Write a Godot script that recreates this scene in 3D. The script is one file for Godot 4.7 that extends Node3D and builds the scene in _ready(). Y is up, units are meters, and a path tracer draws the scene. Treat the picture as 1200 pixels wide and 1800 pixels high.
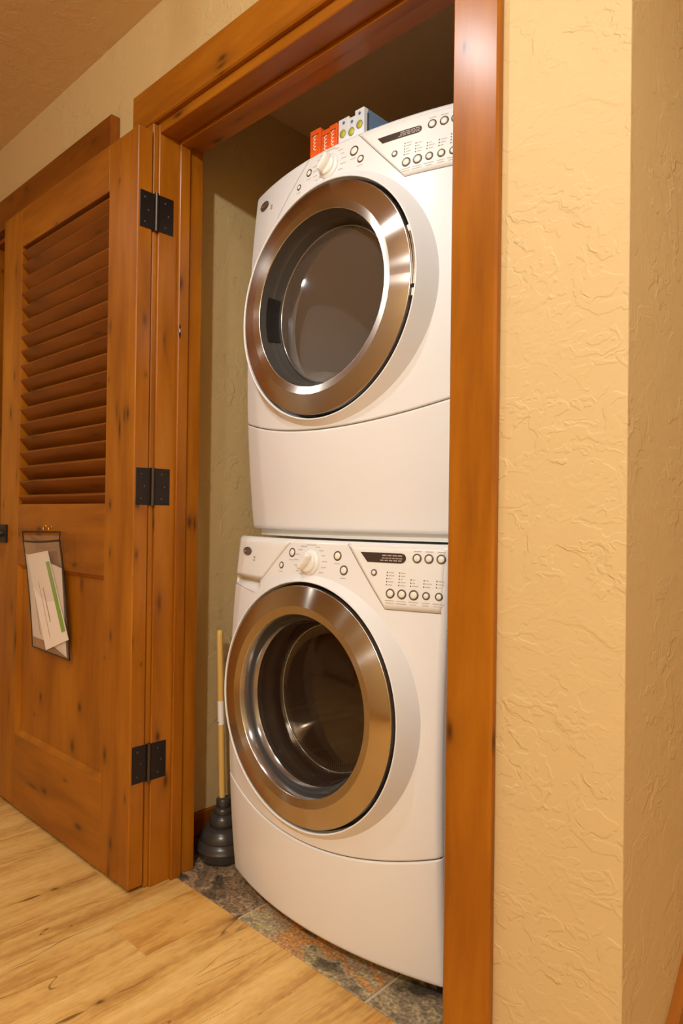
extends Node3D
# A laundry closet off a hallway: stacked dryer and washer behind a folded-back louvered door.

const WZ := -0.012          # face of the hallway wall
const CEIL := 2.4088
var rng := RandomNumberGenerator.new()
var M := {}

func _ready() -> void:
	rng.seed = 7
	# ---------- camera ----------
	var cam := Camera3D.new()
	cam.name = "camera"
	cam.fov = rad_to_deg(2.0 * atan(900.0 / 1201.75))
	cam.near = 0.02
	cam.far = 50.0
	var right := Vector3(0.72770243, 0.01273283, -0.68577478)
	var up := Vector3(-0.00509863, 0.99990047, 0.01315488)
	cam.transform = Transform3D(Basis(right, up, right.cross(up)).orthonormalized(), Vector3(1.64111, 1.00921, 0.99106))
	add_child(cam)
	cam.current = true
	# ---------- environment and exposure ----------
	var we := WorldEnvironment.new()
	we.name = "environment"
	var env := Environment.new()
	env.background_mode = Environment.BG_COLOR
	env.background_color = Color(0.02, 0.02, 0.02)
	env.tonemap_mode = Environment.TONE_MAPPER_LINEAR
	env.tonemap_exposure = 0.42
	env.sdfgi_enabled = true
	env.ssao_enabled = true
	env.ssil_enabled = true
	we.environment = env
	add_child(we)
	# ---------- the ceiling lamps: [x, z, energy] ----------
	materials()
	var lamps := [[0.54, 0.75, 1.5], [-1.14, 1.18, 2.4], [2.5, 0.35, 2.4]]  # the third lamp is added to brighten the wall at right
	for a in lamps:
		recessed_light(a[0], a[1], a[2])
	globe_light(Vector3(1.08, 2.24, 1.07), 0.6, "small white glass globe light on a short stem, the one nearer the closet")
	globe_light(Vector3(1.92, 2.355, 2.0), 8.5, "small white glass globe light close under the ceiling, farther back in the hall")
	# ---------- structure, then things ----------
	room()
	door_frame()
	closet_door()
	machine("clothes_washer", false)
	machine("clothes_dryer", true)
	plunger()
	cartons()
	holder()

# =====================================================================  helpers
func tag(o: Node, label: String, category := "", group := "", kind := "") -> Node:
	if label: o.set_meta("label", label)
	if category: o.set_meta("category", category)
	if group: o.set_meta("group", group)
	if kind: o.set_meta("kind", kind)
	return o

func numbered(called: String) -> String:
	if not has_node(called): return called
	var k := 1
	while has_node("%s_%03d" % [called, k]): k += 1
	return "%s_%03d" % [called, k]

func thing(called: String, at: Vector3, label: String, category: String, group := "", kind := "") -> Node3D:
	var o := Node3D.new()
	o.name = numbered(called)
	o.position = at
	add_child(o)
	tag(o, label, category, group, kind)
	return o

func part(called: String, mesh: Mesh, mat: Material, parent: Node, at := Vector3.ZERO, turn := Vector3.ZERO) -> MeshInstance3D:
	var o := MeshInstance3D.new()
	o.name = called
	o.mesh = mesh
	o.material_override = mat
	o.position = at
	o.rotation = turn
	parent.add_child(o, true)
	return o

func mat(c: Color, rough := 0.5, metal := 0.0) -> StandardMaterial3D:
	var m := StandardMaterial3D.new()
	m.albedo_color = c
	m.roughness = rough
	m.metallic = metal
	return m

func rgb(r: int, g: int, b: int) -> Color:
	return Color(r / 255.0, g / 255.0, b / 255.0)

func st_new() -> SurfaceTool:
	var s := SurfaceTool.new()
	s.begin(Mesh.PRIMITIVE_TRIANGLES)
	return s

# a quad a-b-c-d whose outside is on the side of the normal n
func quad(s: SurfaceTool, a: Vector3, b: Vector3, c: Vector3, d: Vector3, n: Vector3, uvs: Array) -> void:
	var pts := [a, b, c, d]
	var order := [0, 1, 2, 0, 2, 3]
	if (c - a).cross(b - a).dot(n) < 0.0:
		order = [0, 2, 1, 0, 3, 2]
	for k in order:
		s.set_normal(n)
		s.set_uv(uvs[k])
		s.add_vertex(pts[k])

func tri(s: SurfaceTool, a: Vector3, b: Vector3, c: Vector3, n: Vector3) -> void:
	var pts := [a, b, c]
	var order := [0, 1, 2]
	if (c - a).cross(b - a).dot(n) < 0.0:
		order = [0, 2, 1]
	for k in order:
		s.set_normal(n)
		s.set_uv(Vector2(pts[k].x, pts[k].y))
		s.add_vertex(pts[k])

# chamfered box; uv: u across, v along the grain axis, in metres over (us, vs)
func box(s: SurfaceTool, c: Vector3, size: Vector3, grain := 1, bev := 0.002, off := Vector2.ZERO, us := 0.4, vs := 2.2) -> void:
	var h := size * 0.5
	var b := minf(bev, minf(h.x, minf(h.y, h.z)) * 0.45)
	var uvf := func(p: Vector3, ax: int) -> Vector2:
		var va := grain
		if grain == ax: va = (ax + 1) % 3
		var ua := 3 - ax - va
		return Vector2((p[ua] + h[ua]) / us, (p[va] + h[va]) / vs) + off
	for ax in 3:
		var u := (ax + 1) % 3
		var v := (ax + 2) % 3
		for sg in [-1.0, 1.0]:
			var n := Vector3.ZERO
			n[ax] = sg
			var pts := []
			for k in [[-1, -1], [1, -1], [1, 1], [-1, 1]]:
				var p := Vector3.ZERO
				p[ax] = h[ax] * sg
				p[u] = (h[u] - b) * k[0]
				p[v] = (h[v] - b) * k[1]
				pts.append(p)
			var uvs := []
			for p in pts: uvs.append(uvf.call(p, ax))
			quad(s, c + pts[0], c + pts[1], c + pts[2], c + pts[3], n, uvs)
	if b <= 0.0: return
	# edges
	for ax in 3:
		var u := (ax + 1) % 3
		var v := (ax + 2) % 3
		for su in [-1.0, 1.0]:
			for sv in [-1.0, 1.0]:
				var pts := []
				for k in [[-1, 0], [1, 0], [1, 1], [-1, 1]]:
					var p := Vector3.ZERO
					p[ax] = (h[ax] - b) * k[0]
					p[u] = (h[u] - (b if k[1] == 1 else 0.0)) * su
					p[v] = (h[v] - (0.0 if k[1] == 1 else b)) * sv
					pts.append(p)
				var n := Vector3.ZERO
				n[u] = su
				n[v] = sv
				var uvs := []
				for p in pts: uvs.append(uvf.call(p, u if u != grain else v))
				quad(s, c + pts[0], c + pts[1], c + pts[2], c + pts[3], n.normalized(), uvs)
	for sx in [-1.0, 1.0]:
		for sy in [-1.0, 1.0]:
			for sz in [-1.0, 1.0]:
				var q := Vector3(sx, sy, sz)
				tri(s, c + Vector3(h.x, h.y - b, h.z - b) * q, c + Vector3(h.x - b, h.y, h.z - b) * q, c + Vector3(h.x - b, h.y - b, h.z) * q, q.normalized())

func board(size: Vector3, grain := 1, bev := 0.002, us := 0.4, vs := 2.2) -> ArrayMesh:
	var s := st_new()
	var w := 0.0
	for k in 3:
		if k != grain: w = maxf(w, size[k])
	box(s, Vector3.ZERO, size, grain, bev, Vector2(rng.randf() * maxf(0.0, us - w) / us, rng.randf()), us, vs)
	return s.commit()

# box given by two corners, as a part
func slab(called: String, lo: Vector3, hi: Vector3, m: Material, parent: Node, grain := 1, bev := 0.002) -> MeshInstance3D:
	return part(called, board(hi - lo, grain, bev), m, parent, (lo + hi) * 0.5)

# a surface f(u, v) -> Vector3 on a grid; smooth; its outside is to the side of du x dv when flip is false
func patch_into(s: SurfaceTool, f: Callable, nu: int, nv: int, flip := false, group := 0, uvs := Vector2.ONE) -> void:
	var P := []
	for j in nv + 1:
		var row := PackedVector3Array()
		for i in nu + 1:
			row.append(f.call(float(i) / nu, float(j) / nv))
		P.append(row)
	s.set_smooth_group(group)
	for j in nv:
		for i in nu:
			var q := [[i, j], [i, j + 1], [i + 1, j + 1], [i + 1, j]]
			var o := [0, 1, 2, 0, 2, 3]
			if flip: o = [0, 2, 1, 0, 3, 2]
			for k in o:
				s.set_uv(Vector2(float(q[k][0]) / nu, float(q[k][1]) / nv) * uvs)
				s.set_smooth_group(group)
				s.add_vertex(P[q[k][1]][q[k][0]])

func done(s: SurfaceTool) -> ArrayMesh:
	s.generate_normals()
	return s.commit()

func patch(f: Callable, nu: int, nv: int, flip := false) -> ArrayMesh:
	var s := st_new()
	patch_into(s, f, nu, nv, flip)
	return done(s)

# lathe about z: every strip is a smooth run of (radius, z) points; walking with z falling and radius growing shows its outside to +z
func lathe(strips: Array, n := 96, a0 := 0.0, a1 := TAU) -> ArrayMesh:
	var s := st_new()
	var g := 1
	for st in strips:
		var L: int = st.size() - 1
		var f := func(u: float, v: float) -> Vector3:
			var k := mini(int(v * L + 1e-6), L - 1)
			var p: Vector2 = st[k].lerp(st[k + 1], v * L - k)
			var a := lerpf(a0, a1, u)
			return Vector3(cos(a) * p.x, sin(a) * p.x, p.y)
		patch_into(s, f, n, L, true, g, Vector2(8, 1))
		g += 1
	return done(s)

func arc(c: Vector2, r: float, d0: float, d1: float, n := 6) -> Array:
	var o := []
	for k in n + 1:
		var a := deg_to_rad(lerpf(d0, d1, float(k) / n))
		o.append(c + Vector2(cos(a), sin(a)) * r)
	return o

# round bar through points
func tube(pts: Array, r: float, n := 8, s: SurfaceTool = null, group := 1) -> SurfaceTool:
	if s == null: s = st_new()
	var L := pts.size() - 1
	var f := func(u: float, v: float) -> Vector3:
		var k := mini(int(round(v * L)), L)
		var p: Vector3 = pts[k]
		var d: Vector3 = (pts[mini(k + 1, L)] - pts[maxi(k - 1, 0)]).normalized()
		var e := d.cross(Vector3(0.31, 0.52, 0.79)).normalized()
		var w := d.cross(e)
		return p + (e * cos(u * TAU) + w * sin(u * TAU)) * r
	patch_into(s, f, n, L, false, group)
	for end in [0, L]:
		var d: Vector3 = (pts[end] - pts[1 if end == 0 else L - 1]).normalized()
		var e := d.cross(Vector3(0.31, 0.52, 0.79)).normalized()
		var w := d.cross(e)
		for i in n:
			var a := TAU * i / n
			var b := TAU * (i + 1) / n
			var q := [pts[end], pts[end] + (e * cos(a) + w * sin(a)) * r, pts[end] + (e * cos(b) + w * sin(b)) * r]
			if (q[2] - q[0]).cross(q[1] - q[0]).dot(d) < 0: q = [q[0], q[2], q[1]]
			for k in 3:
				s.set_smooth_group(group + 1)
				s.set_uv(Vector2.ZERO)
				s.add_vertex(q[k])
	return s

# =====================================================================  materials
func noise(freq: float, seed_: int, oct := 3, type := FastNoiseLite.TYPE_SIMPLEX_SMOOTH) -> FastNoiseLite:
	var n := FastNoiseLite.new()
	n.noise_type = type
	n.frequency = freq
	n.seed = seed_
	n.fractal_octaves = oct
	if oct <= 1: n.fractal_type = FastNoiseLite.FRACTAL_NONE
	return n

# wood over us x vs metres, seamless along v; stops: dark, mid, light
func wood_image(w: int, h: int, us: float, vs: float, cols: Array, sd: int, streak: float, knots: int, crack: float, pore: float, fleck: float) -> Image:
	var im := Image.create(w, h, false, Image.FORMAT_RGB8)
	var nb := noise(1.0, sd, 3)
	var nf := noise(1.0, sd + 1, 2)
	var nc := noise(1.0, sd + 2, 2)
	var r := RandomNumberGenerator.new()
	r.seed = sd
	var kn := []
	for k in knots:
		kn.append([r.randf_range(0.06, 0.94) * us, r.randf() * vs, r.randf_range(0.003, 0.009), r.randf_range(0.3, 0.75), pow(r.randf(), 2.0) * 0.4 + 0.03])
	for j in h:
		var a := TAU * j / h
		var y := vs * j / h
		var cy := cos(a) * vs / TAU
		var sy := sin(a) * vs / TAU
		for i in w:
			var x := us * i / w
			var dark := 0.0
			var wx := 0.0
			for k in kn:
				var dy := y - float(k[1])
				if dy > vs * 0.5: dy -= vs
				if dy < -vs * 0.5: dy += vs
				if absf(dy) > 0.12: continue
				var dx := x - float(k[0])
				var d2: float = (dx * dx + dy * dy * k[4]) / (k[2] * k[2])
				dark += k[3] * (exp(-d2 * 1.3) + 0.25 * exp(-d2 * 0.12))
				wx += signf(dx) * 0.012 * exp(-absf(dx) / 0.02) * exp(-dy * dy / 0.0016)
			var xx := x + wx
			var broad := nb.get_noise_3d(xx * 9.0, cy * 1.6, sy * 1.6)
			var fig := nb.get_noise_3d(xx * 38.0 + broad * 1.5, cy * 2.6 + 9.0, sy * 2.6)
			var fine := nf.get_noise_3d(xx * 330.0, cy * 9.0, sy * 9.0)
			var fl := nb.get_noise_3d(xx * 60.0 + 20.0, cy * 28.0, sy * 28.0)
			var t := 0.5 + fleck * fl + 0.55 * broad + streak * fig + pore * fine
			var c: Color
			if t < 0.5: c = cols[0].lerp(cols[1], clampf(t * 2.0, 0.0, 1.0))
			else: c = cols[1].lerp(cols[2], clampf(t * 2.0 - 1.0, 0.0, 1.0))
			if crack > 0.0:
				var v := absf(nc.get_noise_3d(xx * 14.0, cy * 2.2, sy * 2.2))
				var thr := nb.get_noise_3d(xx * 5.0 + 40.0, cy * 2.0, sy * 2.0)
				if thr > 0.08: dark += crack * clampf(1.0 - v / 0.03, 0.0, 1.0) * clampf((thr - 0.08) * 5.0, 0.0, 1.0)
			c = c.lerp(cols[3], clampf(dark, 0.0, 0.92))
			im.set_pixel(i, j, c)
	return im

func tex(im: Image) -> ImageTexture:
	im.generate_mipmaps()
	return ImageTexture.create_from_image(im)

func wall_height(n: int, sd: int) -> Image:
	# hand-trowelled plaster: thin plateaus with torn edges
	var im := Image.create(n, n, false, Image.FORMAT_RGB8)
	var a := noise(1.0, sd, 4)
	var b := noise(1.0, sd + 5, 3)
	var m := noise(1.0, sd + 9, 2)
	var R := 1.0 / TAU
	for j in n:
		var y := float(j) / n
		for i in n:
			var x := float(i) / n
			# blends keep the square seamless
			var v := 0.0
			var fx := clampf((x - 0.85) / 0.15, 0.0, 1.0)
			var fy := clampf((y - 0.85) / 0.15, 0.0, 1.0)
			for k in [[x, y, (1.0 - fx) * (1.0 - fy)], [x - 1.0, y, fx * (1.0 - fy)], [x, y - 1.0, (1.0 - fx) * fy], [x - 1.0, y - 1.0, fx * fy]]:
				if k[2] <= 0.0: continue
				var px: float = k[0] * 7.0
				var py: float = k[1] * 8.0
				var w1 := a.get_noise_2d(px, py)
				var w2 := b.get_noise_2d(px * 1.6 + w1 * 2.0, py * 1.6)
				var pl := smoothstep(0.05, 0.11, w1) * 0.5 + smoothstep(0.10, 0.15, w2) * 0.35
				pl *= 0.35 + 0.65 * smoothstep(-0.25, 0.2, m.get_noise_2d(px * 0.5, py * 0.5))
				v += k[2] * (0.15 + pl + 0.06 * b.get_noise_2d(px * 9.0, py * 9.0))
			v = clampf(v, 0.0, 1.0)
			im.set_pixel(i, j, Color(v, v, v))
	return im

func slate_image(n: int, sd: int, cols: Array) -> Image:
	var im := Image.create(n, n, false, Image.FORMAT_RGB8)
	var a := noise(1.0, sd, 4)
	var b := noise(1.0, sd + 3, 4)
	for j in n:
		for i in n:
			var x := float(i) / n
			var y := float(j) / n
			var w := a.get_noise_2d(x * 3.0, y * 4.0)
			var v := b.get_noise_2d(x * 1.5 + w * 0.9, y * 1.9 + w * 0.7) * 1.2 + 0.12 * b.get_noise_2d(x * 9.0, y * 9.0)
			var f := b.get_noise_2d(x * 40.0, y * 40.0)
			var t := clampf(0.5 + v * 1.3, 0.0, 0.999) * (cols.size() - 1)
			var c: Color = cols[int(t)].lerp(cols[int(t) + 1], smoothstep(0.25, 0.75, t - int(t)))
			c = c.lerp(Color(0.06, 0.055, 0.05), clampf(smoothstep(0.15, 0.45, w) * 0.45, 0.0, 1.0))
			im.set_pixel(i, j, c * (1.0 + 0.35 * f))
	return im

func slate_height(n: int, sd: int) -> Image:
	var im := Image.create(n, n, false, Image.FORMAT_RGB8)
	var a := noise(1.0, sd, 4)
	for j in n:
		for i in n:
			var w := a.get_noise_2d(i * 3.0 / n, j * 4.0 / n)
			var l := floorf((w + 0.6) * 6.0) / 8.0 + a.get_noise_2d(i * 30.0 / n, j * 30.0 / n) * 0.12 + 0.1
			im.set_pixel(i, j, Color(l, l, l))
	return im

func perforation_image() -> Image:
	var n := 32
	var im := Image.create(n, n, false, Image.FORMAT_RGB8)
	for j in n:
		for i in n:
			var p := Vector2(i + 0.5, j + 0.5) / n
			var d := minf(p.distance_to(Vector2(0.5, 0.5)), minf(minf(p.length(), p.distance_to(Vector2(1, 0))), minf(p.distance_to(Vector2(0, 1)), p.distance_to(Vector2(1, 1)))))
			var v := smoothstep(0.19, 0.24, d)
			im.set_pixel(i, j, Color(0.03, 0.03, 0.03).lerp(Color(0.44, 0.37, 0.30), v))
	return im

func materials() -> void:
	# knotty alder, honey stain
	var alder := [rgb(124, 68, 8), rgb(152, 88, 13), rgb(172, 106, 22), rgb(62, 32, 8)]
	var wa := wood_image(384, 1024, 0.4, 2.2, alder, 11, 0.16, 24, 0.0, 0.07, 0.05)
	var wt := tex(wa)
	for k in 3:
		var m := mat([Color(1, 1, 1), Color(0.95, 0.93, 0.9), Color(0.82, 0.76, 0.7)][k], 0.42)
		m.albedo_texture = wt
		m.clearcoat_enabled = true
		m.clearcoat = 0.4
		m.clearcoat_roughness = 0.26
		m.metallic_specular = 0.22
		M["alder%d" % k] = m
	# laminate planks
	var oak := [rgb(186, 134, 68), rgb(222, 174, 98), rgb(238, 196, 122), rgb(90, 54, 20)]
	var ot := tex(wood_image(512, 1024, 0.6, 2.4, oak, 31, 0.32, 5, 0.7, 0.20, 0.22))
	for k in 3:
		var m := mat([Color(1, 1, 1), Color(0.95, 0.94, 0.92), Color(0.97, 0.93, 0.86)][k], 0.42)
		m.albedo_texture = ot
		M["oak%d" % k] = m
	# plaster
	var wh := tex(wall_height(768, 3))
	M.plaster = mat(rgb(204, 174, 120), 0.62)
	M.plaster.heightmap_enabled = true
	M.plaster.heightmap_texture = wh
	M.plaster.heightmap_scale = 0.13
	M.plaster.uv1_triplanar = true
	M.plaster.uv1_world_triplanar = true
	M.plaster.uv1_scale = Vector3.ONE * 1.25
	M.ceiling = M.plaster.duplicate()
	M.ceiling.albedo_color = rgb(214, 184, 146)
	# slate
	var pal := [[rgb(146, 120, 88), rgb(170, 142, 106), rgb(124, 102, 76), rgb(156, 124, 92), rgb(112, 94, 72)],
		[rgb(206, 146, 84), rgb(180, 138, 94), rgb(170, 148, 118), rgb(184, 164, 116), rgb(150, 132, 104)],
		[rgb(164, 144, 110), rgb(180, 160, 122), rgb(150, 132, 104), rgb(172, 150, 110), rgb(138, 120, 94)]]
	var sh := tex(slate_height(256, 40))
	for k in 3:
		var m := mat(Color.WHITE, 0.5)
		m.albedo_texture = tex(slate_image(256, 50 + k * 7, pal[k]))
		m.heightmap_enabled = true
		m.heightmap_texture = sh
		m.heightmap_scale = 0.35
		M["slate%d" % k] = m
	M.knot = mat(rgb(36, 18, 8), 0.6)
	M.grout = mat(rgb(196, 178, 150), 0.9)
	# appliances
	M.enamel = mat(rgb(232, 229, 225), 0.3)
	M.enamel.clearcoat_enabled = true
	M.enamel.clearcoat = 0.4
	M.enamel.clearcoat_roughness = 0.12
	M.white_plastic = mat(rgb(232, 228, 220), 0.38)
	M.grey_mark = mat(rgb(188, 178, 166), 0.6)
	M.seam = mat(rgb(120, 112, 100), 0.7)
	M.dark_mark = mat(rgb(70, 62, 55), 0.6)
	M.button = mat(rgb(236, 230, 214), 0.3)
	M.chrome = mat(rgb(200, 190, 176), 0.22, 1.0)
	M.bezel = mat(rgb(104, 94, 80), 0.35, 0.6)
	M.screen = mat(rgb(62, 50, 44), 0.2)
	M.screen_print = mat(rgb(168, 152, 138), 0.5)
	M.steel = mat(rgb(196, 184, 170), 0.2, 1.0)
	M.steel.anisotropy_enabled = true
	M.steel.anisotropy = -1.0
	M.steel_edge = mat(rgb(190, 180, 168), 0.25, 1.0)
	M.grey_plastic = mat(rgb(70, 66, 62), 0.28)
	M.trim_grey = mat(rgb(150, 146, 142), 0.16, 0.85)
	M.black = mat(rgb(22, 20, 19), 0.45)
	M.rubber = mat(rgb(60, 54, 49), 0.27)
	M.gasket = mat(rgb(42, 36, 31), 0.35)
	M.drum = mat(Color(1, 1, 1), 0.35, 0.9)
	M.drum.albedo_texture = tex(perforation_image())
	M.drum_plain = mat(rgb(118, 104, 88), 0.28, 0.9)
	M.dryer_drum = mat(rgb(176, 168, 158), 0.4)
	M.glass = mat(Color(0.34, 0.24, 0.16, 0.22), 0.03)
	M.glass.transparency = BaseMaterial3D.TRANSPARENCY_ALPHA
	M.pane = mat(Color(0.44, 0.37, 0.31, 0.42), 0.03)
	M.pane.transparency = BaseMaterial3D.TRANSPARENCY_ALPHA
	M.vinyl = mat(Color(0.95, 0.92, 0.88, 0.05), 0.10)
	M.vinyl.transparency = BaseMaterial3D.TRANSPARENCY_ALPHA
	M.bronze = mat(rgb(44, 36, 31), 0.42, 0.6)
	M.bronze_pin = mat(rgb(80, 70, 62), 0.3, 0.8)
	M.badge = mat(rgb(150, 124, 110), 0.3, 0.6)
	M.wire = mat(rgb(48, 34, 22), 0.4, 0.4)
	M.brass = mat(rgb(212, 158, 70), 0.25, 1.0)
	M.paper = mat(rgb(232, 214, 196), 0.8)
	M.paper_b = mat(rgb(214, 196, 178), 0.8)
	M.green = mat(rgb(128, 156, 60), 0.7)
	M.blue_grey = mat(rgb(150, 152, 164), 0.7)
	M.ink = mat(rgb(186, 142, 120), 0.8)
	M.orange = mat(rgb(244, 98, 28), 0.5)
	M.carton_white = mat(rgb(244, 245, 244), 0.5)
	M.carton_blue = mat(rgb(122, 146, 176), 0.5)
	M.carton_line = mat(rgb(66, 62, 62), 0.6)
	M.yellow = mat(rgb(214, 204, 60), 0.5)
	M.leaf_blue = mat(rgb(90, 124, 196), 0.5)
	M.off_white = mat(rgb(250, 236, 226), 0.5)
	M.bamboo = mat(rgb(222, 176, 92), 0.5)
	M.can = mat(rgb(238, 232, 222), 0.5)
	M.lamp_glow = mat(Color.BLACK, 0.5)
	M.lamp_glow.emission_enabled = true
	M.lamp_glow.emission = Color(0.95, 0.983, 1.0)
	M.lamp_glow.emission_energy_multiplier = 12.0

# =====================================================================  lamps
func recessed_light(x: float, z: float, energy: float) -> void:
	var o := thing("recessed_light", Vector3(x, CEIL, z), ["white recessed ceiling light right in front of the laundry closet", "white recessed ceiling light over the open louvered door", "added white recessed ceiling light that brightens the wall by the stairs"][get_lamp_index()], "ceiling light", "recessed lights in the hall ceiling")
	part("trim_ring", lathe([arc(Vector2(0.082, 0.0), 0.006, 0, 180, 6) + [Vector2(0.068, -0.004)], [Vector2(0.026, 0.0025), Vector2(0.068, -0.002)]], 40), M.can, o, Vector3.ZERO, Vector3(PI / 2, 0, 0))
	part("bulb", lathe([[Vector2(0.0, 0.003), Vector2(0.022, 0.003), Vector2(0.026, 0.0)]], 32), M.lamp_glow, o, Vector3.ZERO, Vector3(PI / 2, 0, 0))
	var l := SpotLight3D.new()
	l.name = "lamp"
	l.light_color = Color(0.95, 0.983, 1.0)
	l.light_energy = energy
	l.spot_angle = 80.0
	l.spot_angle_attenuation = 0.6
	l.spot_range = 12.0
	l.spot_attenuation = 2.0
	l.light_size = 0.024
	l.shadow_enabled = true
	l.position = Vector3(0, -0.012, 0)
	l.rotation = Vector3(-PI / 2, 0, 0)
	o.add_child(l)

func globe_light(p: Vector3, energy: float, label: String) -> void:
	var o := thing("globe_light", Vector3(p.x, CEIL, p.z), label, "ceiling light", "globe lights of the hall")
	part("canopy", lathe([[Vector2(0.0, 0.016), Vector2(0.045, 0.014), Vector2(0.055, 0.0)]], 40), M.can, o, Vector3.ZERO, Vector3(PI / 2, 0, 0))
	part("stem", done(tube([Vector3(0, -0.014, 0), Vector3(0, minf(p.y - CEIL + 0.045, -0.015), 0)], 0.006, 12)), M.can, o)
	var ball := SphereMesh.new()
	ball.radius = 0.05
	ball.height = 0.10
	part("globe_bulb", ball, M.lamp_glow, o, Vector3(0, p.y - CEIL, 0))
	var l := OmniLight3D.new()
	l.name = "lamp"
	l.light_color = Color(0.95, 0.983, 1.0)
	l.light_energy = energy
	l.omni_range = 12.0
	l.omni_attenuation = 2.0
	l.light_size = 0.05
	l.shadow_enabled = true
	l.position = Vector3(0, p.y - CEIL, 0)
	o.add_child(l)

var lamp_index := -1
func get_lamp_index() -> int:
	lamp_index += 1
	return lamp_index

# =====================================================================  room
func wall(called: String, boxes: Array, m: Material, label: String, bev := 0.0) -> MeshInstance3D:
	var s := st_new()
	for b in boxes: box(s, (b[0] + b[1]) * 0.5, b[1] - b[0], 1, bev)
	var o := part(called, s.commit(), m, self)
	tag(o, label, "wall", "", "structure")
	return o

func V(x: float, y: float, z: float) -> Vector3:
	return Vector3(x, y, z)

func room() -> void:
	var H := CEIL + 0.02
	wall("wall_front", [[V(-2.72, 0, -0.14), V(-1.20, H, WZ)], [V(-1.20, 2.07, -0.14), V(-0.31, H, WZ)], [V(-0.31, 0, -0.14), V(-0.016, H, WZ)],
		[V(-0.016, 2.075, -0.14), V(0.974, H, WZ)], [V(0.974, 0, -0.14), V(1.2624, H, WZ)]], M.plaster, "cream plastered hallway wall around the laundry closet")
	wall("wall_right", [[V(1.15, 0, -2.5), V(1.2629, H, WZ - 0.0012)]], M.plaster, "tan plastered wall turning the corner beside the stairs")
	wall("wall_closet", [[V(-0.22, 0, -1.0), V(-0.1, H, -0.14)], [V(-0.1, 0, -1.12), V(1.15, H, -1.0)]], M.plaster, "beige plastered wall inside the laundry closet")
	wall("wall_recess", [[V(-1.3, 0, -0.62), V(-0.22, H, -0.5)], [V(-1.3, 0, -0.5), V(-1.2, H, -0.14)]], M.plaster, "beige wall beyond the neighbouring doorway")
	wall("wall_left", [[V(-2.84, 0, -0.14), V(-2.72, H, 3.0)]], M.plaster, "far left end wall of the hall")
	wall("wall_back", [[V(-2.84, 0, 2.9), V(3.12, H, 3.02)]], M.plaster, "wall of the hall behind the viewer")
	wall("wall_stair", [[V(3.0, 0, -2.62), V(3.12, H, 2.9)]], M.plaster, "wall on the far side of the stairs")
	wall("wall_rear", [[V(1.15, 0, -2.62), V(3.0, H, -2.5)]], M.plaster, "wall at the end of the stair passage")
	var c := wall("ceiling", [[V(-2.84, CEIL, -2.62), V(3.12, CEIL + 0.12, 3.02)]], M.ceiling, "tan textured plaster ceiling of the hall")
	c.set_meta("category", "ceiling")
	var cc := wall("closet_ceiling", [[V(-0.1, 2.34, -1.0), V(1.15, 2.40, -0.14)]], M.ceiling, "plaster ceiling inside the laundry closet")
	cc.set_meta("category", "ceiling")
	# plank floor: planks run into the wall, edges at x = 0.091 + 0.162 k
	var fl := thing("floor", Vector3.ZERO, "honey oak laminate plank floor of the hallway", "floor", "", "structure")
	slab("subfloor", V(-2.72, -0.06, -0.14), V(3.0, -0.0085, 2.9), M.black, fl, 0, 0.0)
	slab("subfloor", V(1.2, -0.06, -2.5), V(3.0, -0.0085, -0.14), M.black, fl, 0, 0.0)
	for k in range(-18, 19):
		var x0 := 0.091 + 0.162 * k
		if x0 < -2.8 or x0 > 2.95: continue
		var zs := -0.09 if x0 < 1.13 else -2.5
		var z := zs
		var nxt := zs + 0.25 + rng.randf() * 0.95
		if k == 0: nxt = 0.147
		if k == -2: nxt = 0.05
		if k == -1: nxt = 0.78
		if k == 1: nxt = 0.52
		while z < 2.88:
			nxt = minf(nxt, 2.9)
			var s := st_new()
			box(s, Vector3.ZERO, V(0.1614, 0.009, nxt - z - 0.0006), 2, 0.0009, Vector2(rng.randf() * 0.7, rng.randf()), 0.6, 2.4)
			part("plank", s.commit(), M["oak%d" % rng.randi_range(0, 2)], fl, V(x0 + 0.081, -0.0045, (z + nxt) * 0.5))
			z = nxt
			nxt += 1.2
	# slate tiles of the closet floor
	var tf := thing("floor_closet", Vector3.ZERO, "multicoloured slate tile floor of the laundry closet", "floor", "", "structure")
	slab("grout", V(-0.1, -0.05, -1.0), V(1.15, -0.0035, -0.0905), M.grout, tf, 0, 0.0)
	var row := 0
	for zr in [[-0.378, -0.0915], [-0.79, -0.384], [-1.0, -0.796]]:
		for a in [[-0.1, 0.279, 0], [0.287, 0.702, 1], [0.710, 1.15, 2]]:
			var sz: float = zr[1] - zr[0]
			var s := st_new()
			box(s, Vector3.ZERO, V(a[1] - a[0], 0.01, sz), 2, 0.0016, Vector2(0.3 * row, 0.2 * row), 0.42, 0.42)
			part("tile", s.commit(), M["slate%d" % ((a[2] + row) % 3)], tf, V((a[0] + a[1]) * 0.5, -0.005, (zr[0] + zr[1]) * 0.5))
		row += 1
	# baseboards and the sloping skirt of the stairs
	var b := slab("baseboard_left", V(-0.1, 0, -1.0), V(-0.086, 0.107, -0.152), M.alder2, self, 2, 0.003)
	tag(b, "dark wooden baseboard inside the closet behind the plunger", "baseboard", "", "structure")
	b = slab("baseboard_front", V(1.0543, 0, WZ), V(1.2624, 0.095, 0.002), M.alder1, self, 0, 0.003)
	tag(b, "wooden baseboard under the cream wall beside the closet", "baseboard", "", "structure")
	b = slab("baseboard_back", V(-2.72, 0, 2.886), V(3.0, 0.095, 2.9), M.alder1, self, 0, 0.003)
	tag(b, "wooden baseboard along the wall behind the viewer", "baseboard", "", "structure")
	var s := st_new()
	var x1 := 1.2629
	var x2 := 1.281
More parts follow.
